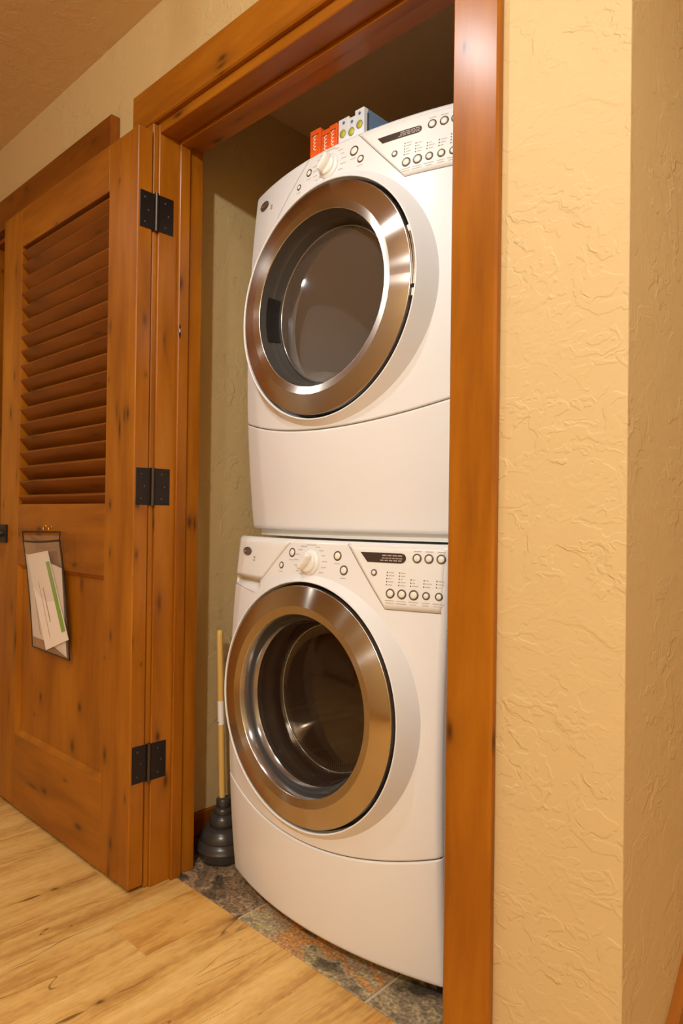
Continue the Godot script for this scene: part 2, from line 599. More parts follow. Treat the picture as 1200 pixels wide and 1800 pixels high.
	var run := [V(0, 0.08, -0.085), V(0, 1.71, -1.90), V(0, 1.40, -1.90), V(0, 0.0, -0.35), V(0, 0.0, -0.085)]
	var top := PackedVector3Array()
	for p in run: top.append(p)
	for k in [[0, 1, 2], [0, 2, 3], [0, 3, 4]]:
		tri(s, V(x2, 0, 0) + run[k[0]], V(x2, 0, 0) + run[k[1]], V(x2, 0, 0) + run[k[2]], Vector3.RIGHT)
	for k in run.size():
		var p: Vector3 = run[k]
		var q: Vector3 = run[(k + 1) % run.size()]
		var n := Vector3.RIGHT.cross(q - p).normalized()
		if n.dot((p + q) * 0.5 - V(0, 0.6, -0.9)) < 0: n = -n
		quad(s, V(x1, 0, 0) + p, V(x1, 0, 0) + q, V(x2, 0, 0) + q, V(x2, 0, 0) + p, n, [Vector2(0, 0), Vector2(0, 1), Vector2(0.1, 1), Vector2(0.1, 0)])
	tag(part("trim_1", s.commit(), M.alder1, self), "sloping wooden stair skirt board on the tan wall at right", "trim", "", "structure")

# =====================================================================  frame of the closet and of the doorway beside it
func door_frame() -> void:
	var f := thing("trim_2", Vector3.ZERO, "honey stained alder door frame of the laundry closet", "door frame", "", "structure")
	slab("side_jamb", V(-0.016, 0, -0.152), V(0.003, 2.0800, WZ + 0.003), M.alder0, f)
	slab("side_jamb", V(0.955, 0, -0.152), V(0.974, 2.0800, WZ + 0.003), M.alder0, f)
	slab("head_jamb", V(0.003, 2.0435, -0.152), V(0.955, 2.0800, WZ + 0.003), M.alder1, f, 0)
	slab("stop", V(0.003, 0, -0.102), V(0.014, 2.0435, -0.069), M.alder1, f)
	part("knot", lathe([[Vector2(0.0, 0.0006), Vector2(0.005, 0.0004), Vector2(0.0065, 0.0)]], 14), M.knot, f, V(0.0141, 1.515, -0.0735), Vector3(0, PI / 2, 0)).scale = Vector3(0.55, 3.2, 1)
	part("knot_filler", lathe([[Vector2(0.0, 0.0009), Vector2(0.0022, 0.0005), Vector2(0.0026, 0.0)]], 10), M.off_white, f, V(0.0143, 1.517, -0.0735), Vector3(0, PI / 2, 0)).scale = Vector3(0.6, 2.6, 1)
	slab("stop", V(0.944, 0, -0.102), V(0.955, 2.0435, -0.069), M.alder2, f)
	slab("stop", V(0.014, 2.0325, -0.102), V(0.944, 2.0435, -0.069), M.alder1, f, 0)
	slab("casing", V(-0.1055, 0, WZ), V(-0.0045, 2.0703, 0.006), M.alder0, f, 1, 0.004)
	slab("casing", V(0.9635, 0, WZ), V(1.0543, 2.0703, 0.006), M.alder0, f, 1, 0.004)
	slab("casing", V(-0.1168, 2.0703, WZ), V(1.066, 2.1813, 0.006), M.alder0, f, 0, 0.004)
	var g := thing("trim_3", Vector3.ZERO, "brown wooden door frame of the doorway behind the open louvered door", "door frame", "", "structure")
	slab("head_casing", V(-1.4, 2.06, WZ), V(-0.217, 2.173, 0.018), M.alder2, g, 0, 0.003)
	slab("casing", V(-0.312, 0, WZ), V(-0.222, 2.06, 0.006), M.alder1, g)
	slab("casing", V(-1.29, 0, WZ), V(-1.2, 2.06, 0.006), M.alder1, g)
	slab("side_jamb", V(-0.33, 0, -0.14), V(-0.312, 2.06, WZ), M.alder1, g)
	slab("side_jamb", V(-1.2, 0, -0.14), V(-1.182, 2.06, WZ), M.alder1, g)
	slab("head_jamb", V(-1.182, 2.042, -0.14), V(-0.33, 2.06, WZ), M.alder2, g, 0)

# =====================================================================  the louvered door, swung flat against the wall
func closet_door() -> void:
	var x0 := -0.911
	var zb := 0.009
	var zf := 0.0527
	var d := thing("door_1", V(0, 0, 0), "open wooden closet door with louvers above and a flat panel below", "door", "", "structure")
	slab("stile", V(x0, 0.012, zb), V(-0.755, 2.044, zf), M.alder0, d, 1, 0.0025)
	slab("stile", V(-0.155, 0.012, zb), V(0.0, 2.044, zf), M.alder0, d, 1, 0.0025)
	slab("rail", V(-0.755, 1.913, zb), V(-0.155, 2.044, zf), M.alder0, d, 0, 0.0012)
	slab("rail", V(-0.755, 0.832, zb), V(-0.155, 1.036, zf), M.alder1, d, 0, 0.0012)
	slab("rail", V(-0.755, 0.012, zb), V(-0.155, 0.258, zf), M.alder0, d, 0, 0.0012)
	# lower panel: sunk field with sloping edges
	var X := [-0.756, -0.740, -0.171, -0.154]
	var Y := [0.257, 0.272, 0.818, 0.833]
	var s := st_new()
	var zi := zf - 0.013
	var o := [V(X[0], Y[0], zf - 0.001), V(X[3], Y[0], zf - 0.001), V(X[3], Y[3], zf - 0.001), V(X[0], Y[3], zf - 0.001)]
	var i := [V(X[1], Y[1], zi), V(X[2], Y[1], zi), V(X[2], Y[2], zi), V(X[1], Y[2], zi)]
	var uvp := func(p: Vector3) -> Vector2: return Vector2((p.x + 0.76) / 0.62 * 0.96 + 0.02, p.y / 2.2 + 0.37)
	quad(s, i[0], i[1], i[2], i[3], Vector3(0, 0, 1), [uvp.call(i[0]), uvp.call(i[1]), uvp.call(i[2]), uvp.call(i[3])])
	for k in 4:
		var a: Vector3 = o[k]
		var b: Vector3 = o[(k + 1) % 4]
		var c: Vector3 = i[(k + 1) % 4]
		var e: Vector3 = i[k]
		var n := (b - a).cross(e - a).normalized()
		if n.z < 0: n = -n
		quad(s, a, b, c, e, n, [uvp.call(a), uvp.call(b), uvp.call(c), uvp.call(e)])
	var bk := [V(X[0], Y[0], zb + 0.006), V(X[3], Y[0], zb + 0.006), V(X[3], Y[3], zb + 0.006), V(X[0], Y[3], zb + 0.006)]
	quad(s, bk[0], bk[1], bk[2], bk[3], Vector3(0, 0, -1), [uvp.call(bk[0]), uvp.call(bk[1]), uvp.call(bk[2]), uvp.call(bk[3])])
	part("panel", s.commit(), M.alder0, d)
	# louver slats: front edge high, back edge low
	var sl := []
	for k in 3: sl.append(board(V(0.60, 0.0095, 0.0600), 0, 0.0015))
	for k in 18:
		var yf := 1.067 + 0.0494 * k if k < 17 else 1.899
		part("slat", sl[k % 3], M.alder2, d, V(-0.455, yf - 0.0252, 0.0305), Vector3(-0.87, 0, 0))  # shade of the undersides is put into this darker alder tint
	# hinges: leaf on the door edge, leaf on the jamb, knuckle between
	for y in [1.8245, 1.0825, 0.3395]:
		var h := Node3D.new()
		h.name = "hinge"
		d.add_child(h, true)
		slab("leaf", V(-0.001, y - 0.0495, 0.0025), V(0.0016, y + 0.0495, 0.0465), M.bronze, h, 1, 0.0006)
		slab("leaf", V(0.0025, y - 0.0495, -0.054), V(0.0046, y + 0.0495, -0.004), M.bronze, h, 1, 0.0006)
		part("knuckle", done(tube([V(0.0055, y - 0.0515, -0.001), V(0.0055, y + 0.0515, -0.001)], 0.0052, 12)), M.bronze_pin, h)
		for q in [[0.0016, 0.030, 0.033], [0.0016, 0.020, -0.0], [0.0016, 0.030, -0.033], [0.0046, -0.03, 0.033], [0.0046, -0.04, 0.0], [0.0046, -0.03, -0.033]]:
			part("screw", lathe([[Vector2(0, 0.0012), Vector2(0.0022, 0.0010), Vector2(0.0034, 0.0)]], 12), M.bronze_pin, h, V(q[0], y + q[2], q[1]), Vector3(0, PI / 2, 0))
	# lever rose at the latch edge
	var r := Node3D.new()
	r.name = "handle"
	d.add_child(r, true)
	slab("rose", V(-0.907, 0.902, zf), V(-0.840, 0.965, zf + 0.008), M.bronze, r, 1, 0.002)
	part("spindle", lathe([[Vector2(0.0, 0.05), Vector2(0.011, 0.05), Vector2(0.011, 0.0)]], 20), M.bronze_pin, r, V(-0.876, 0.934, zf))
	part("lever", board(V(0.10, 0.018, 0.012), 0, 0.004), M.bronze_pin, r, V(-0.918, 0.934, zf + 0.052))
	return

# =====================================================================  washer and dryer
# the bowed front: x from the middle, y from the machine's foot
func bow(x: float, y: float) -> float:
	var t := x / 0.345
	var q := (y - 0.49) / 0.46
	return 0.06 * (1.0 - t * t) - 0.03 * q * q

func round_off(d: float, r: float) -> float:
	if d >= r: return 0.0
	var k := r - maxf(d, 0.0)
	return r - sqrt(maxf(0.0, r * r - k * k))

func seam_y(x: float, dryer: bool) -> float:
	return 0.274 + 0.047 * pow((x + 0.005) / 0.345, 2) if dryer else 0.260 + 0.0610 * pow(x / 0.345, 2)

func machine(called: String, dryer: bool) -> void:
	var o: Node3D
	if dryer:
		o = thing(called, V(0.5, 0.94, -0.196), "white front-load dryer stacked on top of the washer", "clothes dryer")
	else:
		o = thing(called, V(0.5, 0, -0.15), "white front-load washer with an open view into its drum under the dryer", "washing machine")
	var W := 0.345
	var yt := 0.953
	var yb := 0.047
	if dryer: yb = 0.033
	var cy := 0.577
	var tilt := 0.03
	var front := func(x: float, y: float) -> float:
		var z := bow(x, y) - round_off(W - absf(x), 0.012) - round_off(yt - y, 0.010)
		z -= round_off(y - seam_y(x, dryer) - 0.0012, 0.004)
		if not dryer:
			# finger pull under the dispenser drawer
			var e := smoothstep(-0.345, -0.335, x) * (1.0 - smoothstep(-0.215, -0.19, x)) * smoothstep(0.820, 0.838, y) * (1.0 - smoothstep(0.845, 0.849, y))
			z -= 0.016 * e
		return z
	# upper front: rays from the round opening to the outline
	var R0 := 0.278
	var ray := func(a: float) -> float:
		var c := cos(a)
		var sn := sin(a)
		var best := 9.0
		if absf(c) > 1e-6: best = minf(best, W / absf(c))
		if sn > 1e-6: best = minf(best, (yt - cy) / sn)
		if sn < -1e-6:
			var r := (cy - 0.33) / -sn
			for k in 12:
				r = (cy - seam_y(c * minf(r, W / maxf(absf(c), 1e-6)), dryer) - 0.0012) / -sn
			best = minf(best, r)
		return maxf(best, R0 + 0.002)
	# angles: even, plus the exact corners
	var angles := []
	for k in 360: angles.append(TAU * k / 360.0)
	for c in [V(W, yt - cy, 0), V(-W, yt - cy, 0), V(W, seam_y(W, dryer) + 0.0012 - cy, 0), V(-W, seam_y(-W, dryer) + 0.0012 - cy, 0)]:
		angles.append(fposmod(atan2(c.y, c.x), TAU))
	angles.sort()
	angles.append(angles[0] + TAU)
	var NA: int = angles.size() - 1
	var reach := []
	for a in angles: reach.append(ray.call(a))
	var NR := 44
	var upper := func(u: float, v: float) -> Vector3:
		var k := int(round(u * NA))
		var f := 1.0 - pow(1.0 - v, 1.8)
		var r: float = lerpf(R0, reach[k], f)
		var x: float = cos(angles[k]) * r
		var y: float = cy + sin(angles[k]) * r
		return V(x, y, front.call(x, y))
	part("front_panel", patch(upper, NA, NR), M.enamel, o)
	# kick panel below the seam
	var lower := func(u: float, v: float) -> Vector3:
		var x := lerpf(-W, W, 0.5 - 0.5 * cos(PI * u))
		var ys := seam_y(x, dryer) - 0.0012
		var y := lerpf(yb, ys, 0.5 - 0.5 * cos(PI * v))
		var z := bow(x, y) - round_off(W - absf(x), 0.012) - round_off(y - yb, 0.010) - round_off(ys - y, 0.004)
		return V(x, y, z)
	part("kick_panel", patch(lower, 60, 40, true), M.enamel, o)
	# dark gap behind the seam
	var gap := func(u: float, v: float) -> Vector3:
		var x := lerpf(-W + 0.004, W - 0.004, u)
		var y := seam_y(x, dryer) + lerpf(-0.006, 0.006, v)
		return V(x, y, bow(x, y) - 0.0042 - round_off(W - absf(x), 0.012))
	part("seam", patch(gap, 40, 1, true), M.seam, o)
	# cabinet behind the front: sides, top, bottom, back
	var s := st_new()
	var cab: ArrayMesh
	if true:
		# an open front keeps the drum visible: side, top, base and back sheets
		s = st_new()
		var t := 0.012
		var zf := -0.0145
		var zk := -0.79 if not dryer else -0.74
		for b in [[V(-W, yb, zk), V(-W + t, yt - 0.004, zf - 0.028)], [V(W - t, yb, zk), V(W, yt - 0.004, zf - 0.028)], [V(-W + t, yt - 0.016, zk), V(W - t, yt - 0.004, zf - 0.03)],
				[V(-W + t, yb, zk), V(W - t, yb + t, zf - 0.02)], [V(-W + t, yb + t, zk), V(W - t, yt - 0.016, zk + t)]]:
			box(s, (b[0] + b[1]) * 0.5, b[1] - b[0], 1, 0.002)
		# flanges from the sheets to the bowed edges
		for sd in [-1.0, 1.0]:
			var fl := func(u: float, v: float) -> Vector3:
				var y := lerpf(yb + 0.003, yt - 0.003, u)
				var zz := bow(W, y) - 0.012 - round_off(yt - y, 0.01) - round_off(y - yb, 0.01)
				return V(sd * (W - 0.0003), y, lerpf(zz + 0.0005, zf - 0.034, v))
			patch_into(s, fl, 24, 1, sd < 0, 3)
		var tp := func(u: float, v: float) -> Vector3:
			var x := lerpf(-W + 0.001, W - 0.001, u)
			var zz := bow(x, yt) - 0.010 - round_off(W - absf(x), 0.012)
			return V(x, yt - 0.0006 - 0.0034 * v, lerpf(zz + 0.0005, zf - 0.034, v))
		patch_into(s, tp, 40, 1, false, 4)
		var bt := func(u: float, v: float) -> Vector3:
			var x := lerpf(-W + 0.001, W - 0.001, u)
			var zz := bow(x, yb) - 0.010 - round_off(W - absf(x), 0.012)
			return V(x, yb + 0.0006, lerpf(zz + 0.0005, zf - 0.034, v))
		patch_into(s, bt, 40, 1, true, 5)
		s.generate_normals()
		cab = s.commit()
	part("cabinet", cab, M.enamel, o)
	if dryer:
		# pale stacking strip between the two machines
		var st := func(u: float, v: float) -> Vector3:
			var x := lerpf(-W + 0.02, W - 0.02, u)
			return V(x, lerpf(0.016, yb + 0.004, v), bow(x, 0.03) - 0.022)
		part("stacking_strip", patch(st, 30, 1, true), M.white_plastic, o)
	else:
		for sx in [-0.28, 0.28]:
			for sz in [-0.09, -0.70]:
				part("foot", lathe([[Vector2(0.0, 0.0), Vector2(0.022, 0.0)], [Vector2(0.022, 0.0), Vector2(0.022, -0.012), Vector2(0.016, -0.016), Vector2(0.016, -0.05)]], 20), M.rubber, o, V(sx, 0.0, sz), Vector3(PI / 2, 0, 0))
	# bezel: a cone from the bowed panel out to a round lip
	var bz := st_new()
	var ct := cos(tilt)
	var sn := sin(tilt)
	var lipz := 0.0605
	var at_ring := func(r: float, z: float, a: float) -> Vector3:   # point of the tilted ring frame
		var p := V(cos(a) * r, sin(a) * r, z - lipz)
		return V(p.x, cy + p.y * ct + p.z * sn, lipz - p.y * sn + p.z * ct)
	var cone := func(u: float, v: float) -> Vector3:
		var a := u * TAU
		var rf: float = minf(0.2975 + 0.009 * cos(a) * cos(a), ray.call(a) - 0.0035)
		var fx := cos(a) * rf
		var fy := cy + sin(a) * rf
		var foot := V(fx, fy, bow(fx, fy) - round_off(W - absf(fx), 0.012) - 0.0015)
		var lip: Vector3 = at_ring.call(0.2835, lipz - 0.001, a)
		var m := foot.lerp(lip, v)
		return m
	patch_into(bz, cone, 144, 6, false, 1)
	var lipf := func(u: float, v: float) -> Vector3:
		var b := v * PI
		return at_ring.call(0.2813 + 0.0022 * cos(b), lipz - 0.001 + 0.0022 * sin(b), u * TAU)
	patch_into(bz, lipf, 144, 6, false, 2)
	var inn := func(u: float, v: float) -> Vector3:
		return at_ring.call(0.2791, lipz - 0.001 - 0.05 * v, u * TAU)
	patch_into(bz, inn, 144, 1, false, 3)
	part("bezel", done(bz), M.enamel, o)
	var ring_at := V(0, cy, lipz)
	var turn := Vector3(-tilt, 0, 0)
	# everything below is given about the ring centre, z outward
	part("door_seal", lathe([[Vector2(0.215, -0.05), Vector2(0.2795, -0.05)]], 96), M.rubber, o, ring_at, turn)
	var door := Node3D.new()
	door.name = "door"
	door.position = ring_at
	door.rotation = turn
	o.add_child(door, true)
	part("ring", lathe([[Vector2(0.2245, 0.0160), Vector2(0.2400, 0.0125), Vector2(0.2560, 0.0082), Vector2(0.2690, 0.0040)], [Vector2(0.2068, 0.0118), Vector2(0.2245, 0.0160)]], 180), M.steel, door)
	part("ring_edge", lathe([arc(Vector2(0.2690, 0.0018), 0.0023, 90, 0, 5), [Vector2(0.2713, 0.0018), Vector2(0.2713, -0.006)], [Vector2(0.2050, 0.0104), Vector2(0.2060, 0.0120), Vector2(0.2068, 0.0118)]], 180), M.steel_edge, door)
	part("door_back", lathe([[Vector2(0.2713, -0.006), Vector2(0.268, -0.04), Vector2(0.21, -0.045)]], 120), M.grey_plastic, door)
	if dryer:
		part("window_wall", lathe([[Vector2(0.1930, -0.050), Vector2(0.1965, -0.036), Vector2(0.1985, -0.026)], [Vector2(0.1985, -0.026), Vector2(0.2015, -0.020), Vector2(0.2030, -0.008)], [Vector2(0.2030, -0.008), Vector2(0.2050, 0.0104)]], 120), M.grey_plastic, door)
		part("black_arc", lathe([[Vector2(0.1925, -0.044), Vector2(0.2012, -0.008)]], 24, deg_to_rad(166), deg_to_rad(199)), M.black, door)  # black arc along the left of the window wall
		part("window_rim", lathe([[Vector2(0.1840, -0.046), Vector2(0.1855, -0.0435), Vector2(0.1880, -0.046)], [Vector2(0.188, -0.046), Vector2(0.1935, -0.049)]], 120), M.trim_grey, door)
		part("window", lathe([[Vector2(0.0, -0.046), Vector2(0.1850, -0.046)]], 120), M.pane, door)
		# hinge seen in the gap at the right
		for a in [[0.21, 0.035, 0.0], [-0.30, 0.035, 0.0]]:
			var hs := st_new()
			for hb in [[-0.012, 0.010, 0.2757]]:
				box(hs, V(hb[2], hb[0], -0.008), V(0.0065, 0.016, 0.014), 1, 0.001)
			part("hinge", hs.commit(), M.white_plastic, door, Vector3.ZERO, Vector3(0, 0, a[0] + 0.2))
		part("hinge_bar", lathe([[Vector2(0.2725, -0.004), Vector2(0.2775, -0.004)]], 30, -0.08, 0.34), M.chrome, door)
	else:
		part("inner_trim", lathe([[Vector2(0.1880, -0.030), Vector2(0.1925, -0.024), Vector2(0.1960, -0.014), Vector2(0.1990, 0.002), Vector2(0.2050, 0.0104)]], 120), M.trim_grey, door)
		part("bowl", lathe([[Vector2(0.0, -0.100), Vector2(0.08, -0.104), Vector2(0.150, -0.108), Vector2(0.172, -0.106), Vector2(0.180, -0.098), Vector2(0.184, -0.07), Vector2(0.1885, -0.030)]], 120), M.glass, door)
		part("bowl_edge", lathe([arc(Vector2(0.1745, -0.1045), 0.0022, 0, 360, 8)], 120), M.trim_grey, door)
		part("gasket", lathe([[Vector2(0.205, -0.02), Vector2(0.200, -0.04), Vector2(0.197, -0.05)], [Vector2(0.197, -0.05), Vector2(0.207, -0.062), Vector2(0.197, -0.075), Vector2(0.2, -0.10), Vector2(0.215, -0.125)]], 120), M.gasket, o, ring_at, turn)
	# drum
	var rd := 0.255
	var ds := st_new()
	var wallf := func(u: float, v: float) -> Vector3: return V(cos(u * TAU) * rd, sin(u * TAU) * rd, lerpf(-0.13, -0.62, v))
	patch_into(ds, wallf, 96, 4, false, 1, Vector2(200, 60))
	var drum := part("drum", done(ds), M.dryer_drum if dryer else M.drum, o, ring_at, turn)
	part("drum_back", lathe([[Vector2(0.0, -0.60), Vector2(0.12, -0.60), Vector2(0.14, -0.615), Vector2(rd, -0.618)]], 72), M.dryer_drum if dryer else M.drum_plain, drum)
	part("drum_lip", lathe([[Vector2(0.212, -0.118), Vector2(0.222, -0.116), Vector2(0.235, -0.12), Vector2(rd, -0.132)]], 96), M.dryer_drum if dryer else M.drum_plain, drum)
	for k in 3:
		var a := deg_to_rad([-25.0, 95.0, 215.0][k])
		var vane := func(u: float, v: float) -> Vector3:
			var w := (v - 0.5) * 2.0
			var h := 0.062 * (0.5 + 0.5 * cos(PI * w)) * smoothstep(0.0, 0.12, u) * (1.0 - smoothstep(0.9, 1.0, u))
			var b := a + w * 0.26
			return V(cos(b) * (rd - 0.001 - h), sin(b) * (rd - 0.001 - h), lerpf(-0.16, -0.60, u))
		part("vane", patch(vane, 20, 16), M.dryer_drum if dryer else M.drum_plain, drum)
	controls(o, dryer)

# a thin raised sheet that follows the bowed front; rows from y0 to y1 between xl(y) and xr(y)
func skin(y0: float, y1: float, xl: Callable, xr: Callable, lift: float, nu := 24, nv := 10) -> ArrayMesh:
	var f := func(u: float, v: float) -> Vector3:
		var uu := clampf((u * (nu + 2) - 1.0) / nu, 0.0, 1.0)
		var vv := clampf((v * (nv + 2) - 1.0) / nv, 0.0, 1.0)
		var y := lerpf(y0, y1, vv)
		var x: float = lerpf(xl.call(y), xr.call(y), uu)
		var edge := u <= 0.0 or u >= 1.0 or v <= 0.0 or v >= 1.0
		return V(x, y, bow(x, y) + (-0.002 if edge else lift) - round_off(0.953 - y, 0.010) - round_off(0.345 - absf(x), 0.012))
	return patch(f, nu + 2, nv + 2, true)

# line of width w along the front from a to b
func stripe(s: SurfaceTool, a: Vector2, b: Vector2, w: float, lift: float, n := 8) -> void:
	var d := (b - a).normalized()
	var e := Vector2(-d.y, d.x) * w * 0.5
	var f := func(u: float, v: float) -> Vector3:
		var p := a.lerp(b, u) + e * (v * 2.0 - 1.0)
		return V(p.x, p.y, bow(p.x, p.y) + lift)
	patch_into(s, f, n, 1, true, 1)

# node placed on the front at (x, y), its z axis along the surface normal
func on_front(called: String, x: float, y: float, lift: float, parent: Node) -> Node3D:
	var n := Node3D.new()
	n.name = called
	var e := 0.001
	var nx := -(bow(x + e, y) - bow(x - e, y)) / (2 * e)
	var ny := -(bow(x, y + e) - bow(x, y - e)) / (2 * e)
	var z := V(nx, ny, 1).normalized()
	var yv := (Vector3.UP - z * z.y).normalized()
	n.transform = Transform3D(Basis(yv.cross(z), yv, z), V(x, y, bow(x, y) + lift))
	parent.add_child(n, true)
	return n

func button(o: Node, x: float, y: float, r: float, lift: float) -> void:
	var b := on_front("button", x, y, lift, o)
	part("bezel", lathe([arc(Vector2(r - 0.0012, 0.0), 0.0019, 180, 0, 6)], 28), M.bezel, b)
	part("cap", lathe([[Vector2(0.0, 0.0022), Vector2(r * 0.5, 0.0021), Vector2(r * 0.74, 0.0012), Vector2(r * 0.80, -0.001)]], 28), M.button, b)

func controls(o: Node, dryer: bool) -> void:
	var lf := 0.0009
	# right-hand control plate and its seam
	var pb := V(0.217, 0.814, 0) if not dryer else V(0.220, 0.809, 0)
	var pa := V(0.111, 0.947, 0) if not dryer else V(0.100, 0.934, 0)
	var xl := func(y: float) -> float: return lerpf(pb.x, pa.x, (y - pb.y) / (pa.y - pb.y))
	var xr := func(_y: float) -> float: return 0.336
	part("control_panel", skin(pb.y, 0.9485, xl, xr, lf), M.white_plastic, o)
	var s := st_new()
	stripe(s, Vector2(pb.x - 0.0008, pb.y - 0.0008), Vector2(xl.call(0.947) - 0.0008, 0.947), 0.0012, 0.0006, 10)
	part("panel_seam", done(s), M.seam, o)
	s = st_new()
	stripe(s, Vector2(pb.x - 0.0008, pb.y - 0.0008), Vector2(0.337, pb.y - 0.0008), 0.0012, 0.0006, 10)
	part("panel_seam", done(s), M.seam, o)
	s = st_new()
	# left edge of the middle plate
	var lb := Vector2(-0.196, 0.837)
	var la := Vector2(-0.075, 0.944)
	stripe(s, lb, la, 0.0009, 0.0006, 10)
	part("panel_seam", done(s), M.seam, o)
	if not dryer:
		var dl := func(_y: float) -> float: return -0.336
		var dr := func(y: float) -> float: return lerpf(-0.190, -0.079, (y - 0.846) / (0.944 - 0.846))
		part("dispenser_drawer", skin(0.848, 0.9485, dl, dr, 0.0012), M.white_plastic, o)
		var q := st_new()
		stripe(q, Vector2(-0.338, 0.826), Vector2(-0.214, 0.812), 0.0010, 0.0004, 8)
		part("panel_line", done(q), M.seam, o)
	# emblem
	var by := 0.915 if not dryer else 0.901
	var bx := -0.271 if not dryer else -0.275
	var bd := on_front("badge", bx, by, 0.0022, o)
	bd.scale = Vector3(1.0, 0.42, 1.0)
	part("badge_plate", lathe([[Vector2(0.0, 0.002), Vector2(0.021, 0.0018)]], 32), M.badge, bd)
	part("badge_rim", lathe([arc(Vector2(0.0225, 0.0012), 0.0018, 180, 0, 6)], 32), M.grey_plastic, bd)
	part("badge_swirl", lathe([arc(Vector2(0.0135, 0.0022), 0.0011, 180, 0, 5)], 28, 0.4, 4.6), M.chrome, bd)
	var sm := st_new()
	for k in 2:
		stripe(sm, Vector2(bx + 0.036, by - 0.014 - k * 0.007), Vector2(bx + 0.046, by - 0.014 - k * 0.007), 0.003, 0.0026, 2)
	tag(part("badge_print", done(sm), M.ink, o), "", "", "", "stuff")
	# cycle knob
	var kn := on_front("cycle_knob", 0.0, 0.901, lf * 0.4, o)
	part("skirt", lathe([[Vector2(0.024, 0.006), Vector2(0.0285, 0.004), Vector2(0.0305, 0.0)]], 48), M.white_plastic, kn)
	part("dial", lathe([[Vector2(0.0, 0.0125), Vector2(0.02, 0.0122)], arc(Vector2(0.020, 0.0082), 0.004, 90, 0, 5), [Vector2(0.024, 0.0082), Vector2(0.0245, 0.004)]], 48), M.white_plastic, kn)
	var gs := st_new()
	var grip := func(u: float, v: float) -> Vector3:
		var a := v * PI
		var L := lerpf(-0.0225, 0.0235, u)
		var taper := 0.0105 * (1.0 - 0.35 * absf(u * 2.0 - 1.0)) * (1.0 if u > 0.0 and u < 1.0 else 0.02)
		return V(L, cos(a) * taper, 0.012 + sin(a) * 0.016 * (1.0 if u > 0.0 and u < 1.0 else 0.1))
	patch_into(gs, grip, 14, 12, false, 1)
	part("grip", done(gs), M.white_plastic, kn, Vector3.ZERO, Vector3(0, 0, deg_to_rad(52.0)))
	part("pointer", board(V(0.010, 0.0022, 0.0012), 0, 0.0004), M.bezel, kn, V(cos(0.9) * 0.018, sin(0.9) * 0.018, 0.0185), Vector3(0, 0.5, deg_to_rad(52.0)))
	# buttons
	var dy := 0.0
	var mid := [[-0.064, 0.921, 0.0105], [-0.101, 0.889, 0.008], [0.084, 0.920, 0.0105], [0.105, 0.889, 0.0105]]
	if dryer: mid = [[-0.070, 0.909, 0.009], [-0.106, 0.885, 0.007], [0.078, 0.911, 0.0115], [0.099, 0.885, 0.0085]]
	for b in mid: button(o, b[0], b[1], b[2], 0.0)
	var top := [0.279, 0.304, 0.329] if not dryer else [0.273, 0.299, 0.323]
	var ty := 0.923 if not dryer else 0.913
	for x in top: button(o, x, ty, 0.0095, lf)
	var low := [0.226, 0.252, 0.278, 0.304, 0.330] if not dryer else [0.220, 0.246, 0.272, 0.298, 0.323]
	var ly := 0.847 if not dryer else 0.841
	var rr := [0.0098, 0.0098, 0.0102, 0.0078, 0.0078] if not dryer else [0.0098, 0.0102, 0.0085, 0.0085, 0.0085]
	for k in 5: button(o, low[k], ly, rr[k], lf)
	button(o, 0.184 if not dryer else 0.190, 0.889 if not dryer else 0.868, 0.0068, lf)
	# dark display: slanted left end, round right end
	var d0 := Vector2(0.146, 0.932) if not dryer else Vector2(0.143, 0.917)
	var d1 := Vector2(0.166, 0.911) if not dryer else Vector2(0.157, 0.9015)
	var dx := 0.245 if not dryer else 0.243
	var rad := (d0.y - d1.y) * 0.5
	var disp := func(u: float, v: float) -> Vector3:
		var y := lerpf(d1.y, d0.y, v)
		var w := sqrt(maxf(0.0, 1.0 - pow(v * 2.0 - 1.0, 2))) * rad
		var x := lerpf(lerpf(d1.x, d0.x, v), dx + w, u)
		return V(x, y, bow(x, y) + lf + 0.0008)
	part("display", patch(disp, 20, 14, true), M.screen, o)
	var ps := st_new()
	for k in 3:
		var y: float = lerpf(d1.y, d0.y, [0.24, 0.47, 0.74][k])
		var n: int = [5, 6, 4][k]
		for i in n:
			var xa := lerpf(0.196 if k == 0 else 0.2, 0.248, (i + 0.08) / n)
			stripe(ps, Vector2(xa, y), Vector2(xa + 0.05 / n * 0.8, y), 0.0022 if k < 2 else 0.0026, lf + 0.0011, 2)
	tag(part("display_print", done(ps), M.screen_print, o), "", "", "", "stuff")
	# printed rows of dots and captions
	var dots := st_new()
	var caps := st_new()
	var r := RandomNumberGenerator.new()
	r.seed = 5
	var cols: Array = [[0.216, 5], [0.244, 5], [0.270, 3], [0.298, 3], [0.324, 3]]
	if dryer: cols = [[0.214, 5], [0.240, 4], [0.266, 3], [0.292, 3], [0.317, 4]]
	for c in cols:
		for k in c[1]:
			var y: float = ly + 0.018 + k * 0.0065
			stripe(dots, Vector2(c[0] - 0.0012, y), Vector2(c[0] + 0.0012, y), 0.0026, lf + 0.0004, 1)
			stripe(caps, Vector2(c[0] + 0.0035, y), Vector2(c[0] + 0.0075 + r.randf() * 0.009, y), 0.0018, lf + 0.0004, 1)
	for k in 5:
		for j in 2:
			var w := 0.006 + r.randf() * 0.006
			stripe(caps, Vector2(low[k] - w, ly - 0.0150 - j * 0.0050), Vector2(low[k] + w, ly - 0.0150 - j * 0.0050), 0.0018, lf + 0.0004, 2)
	for x in top:
		stripe(caps, Vector2(x - 0.008, ty + 0.0145), Vector2(x + 0.008, ty + 0.0145), 0.0018, lf + 0.0004, 2)
	for b in mid:
		stripe(caps, Vector2(b[0] - 0.008, b[1] - b[2] - 0.007), Vector2(b[0] + 0.008, b[1] - b[2] - 0.007), 0.0018, 0.0004, 2)
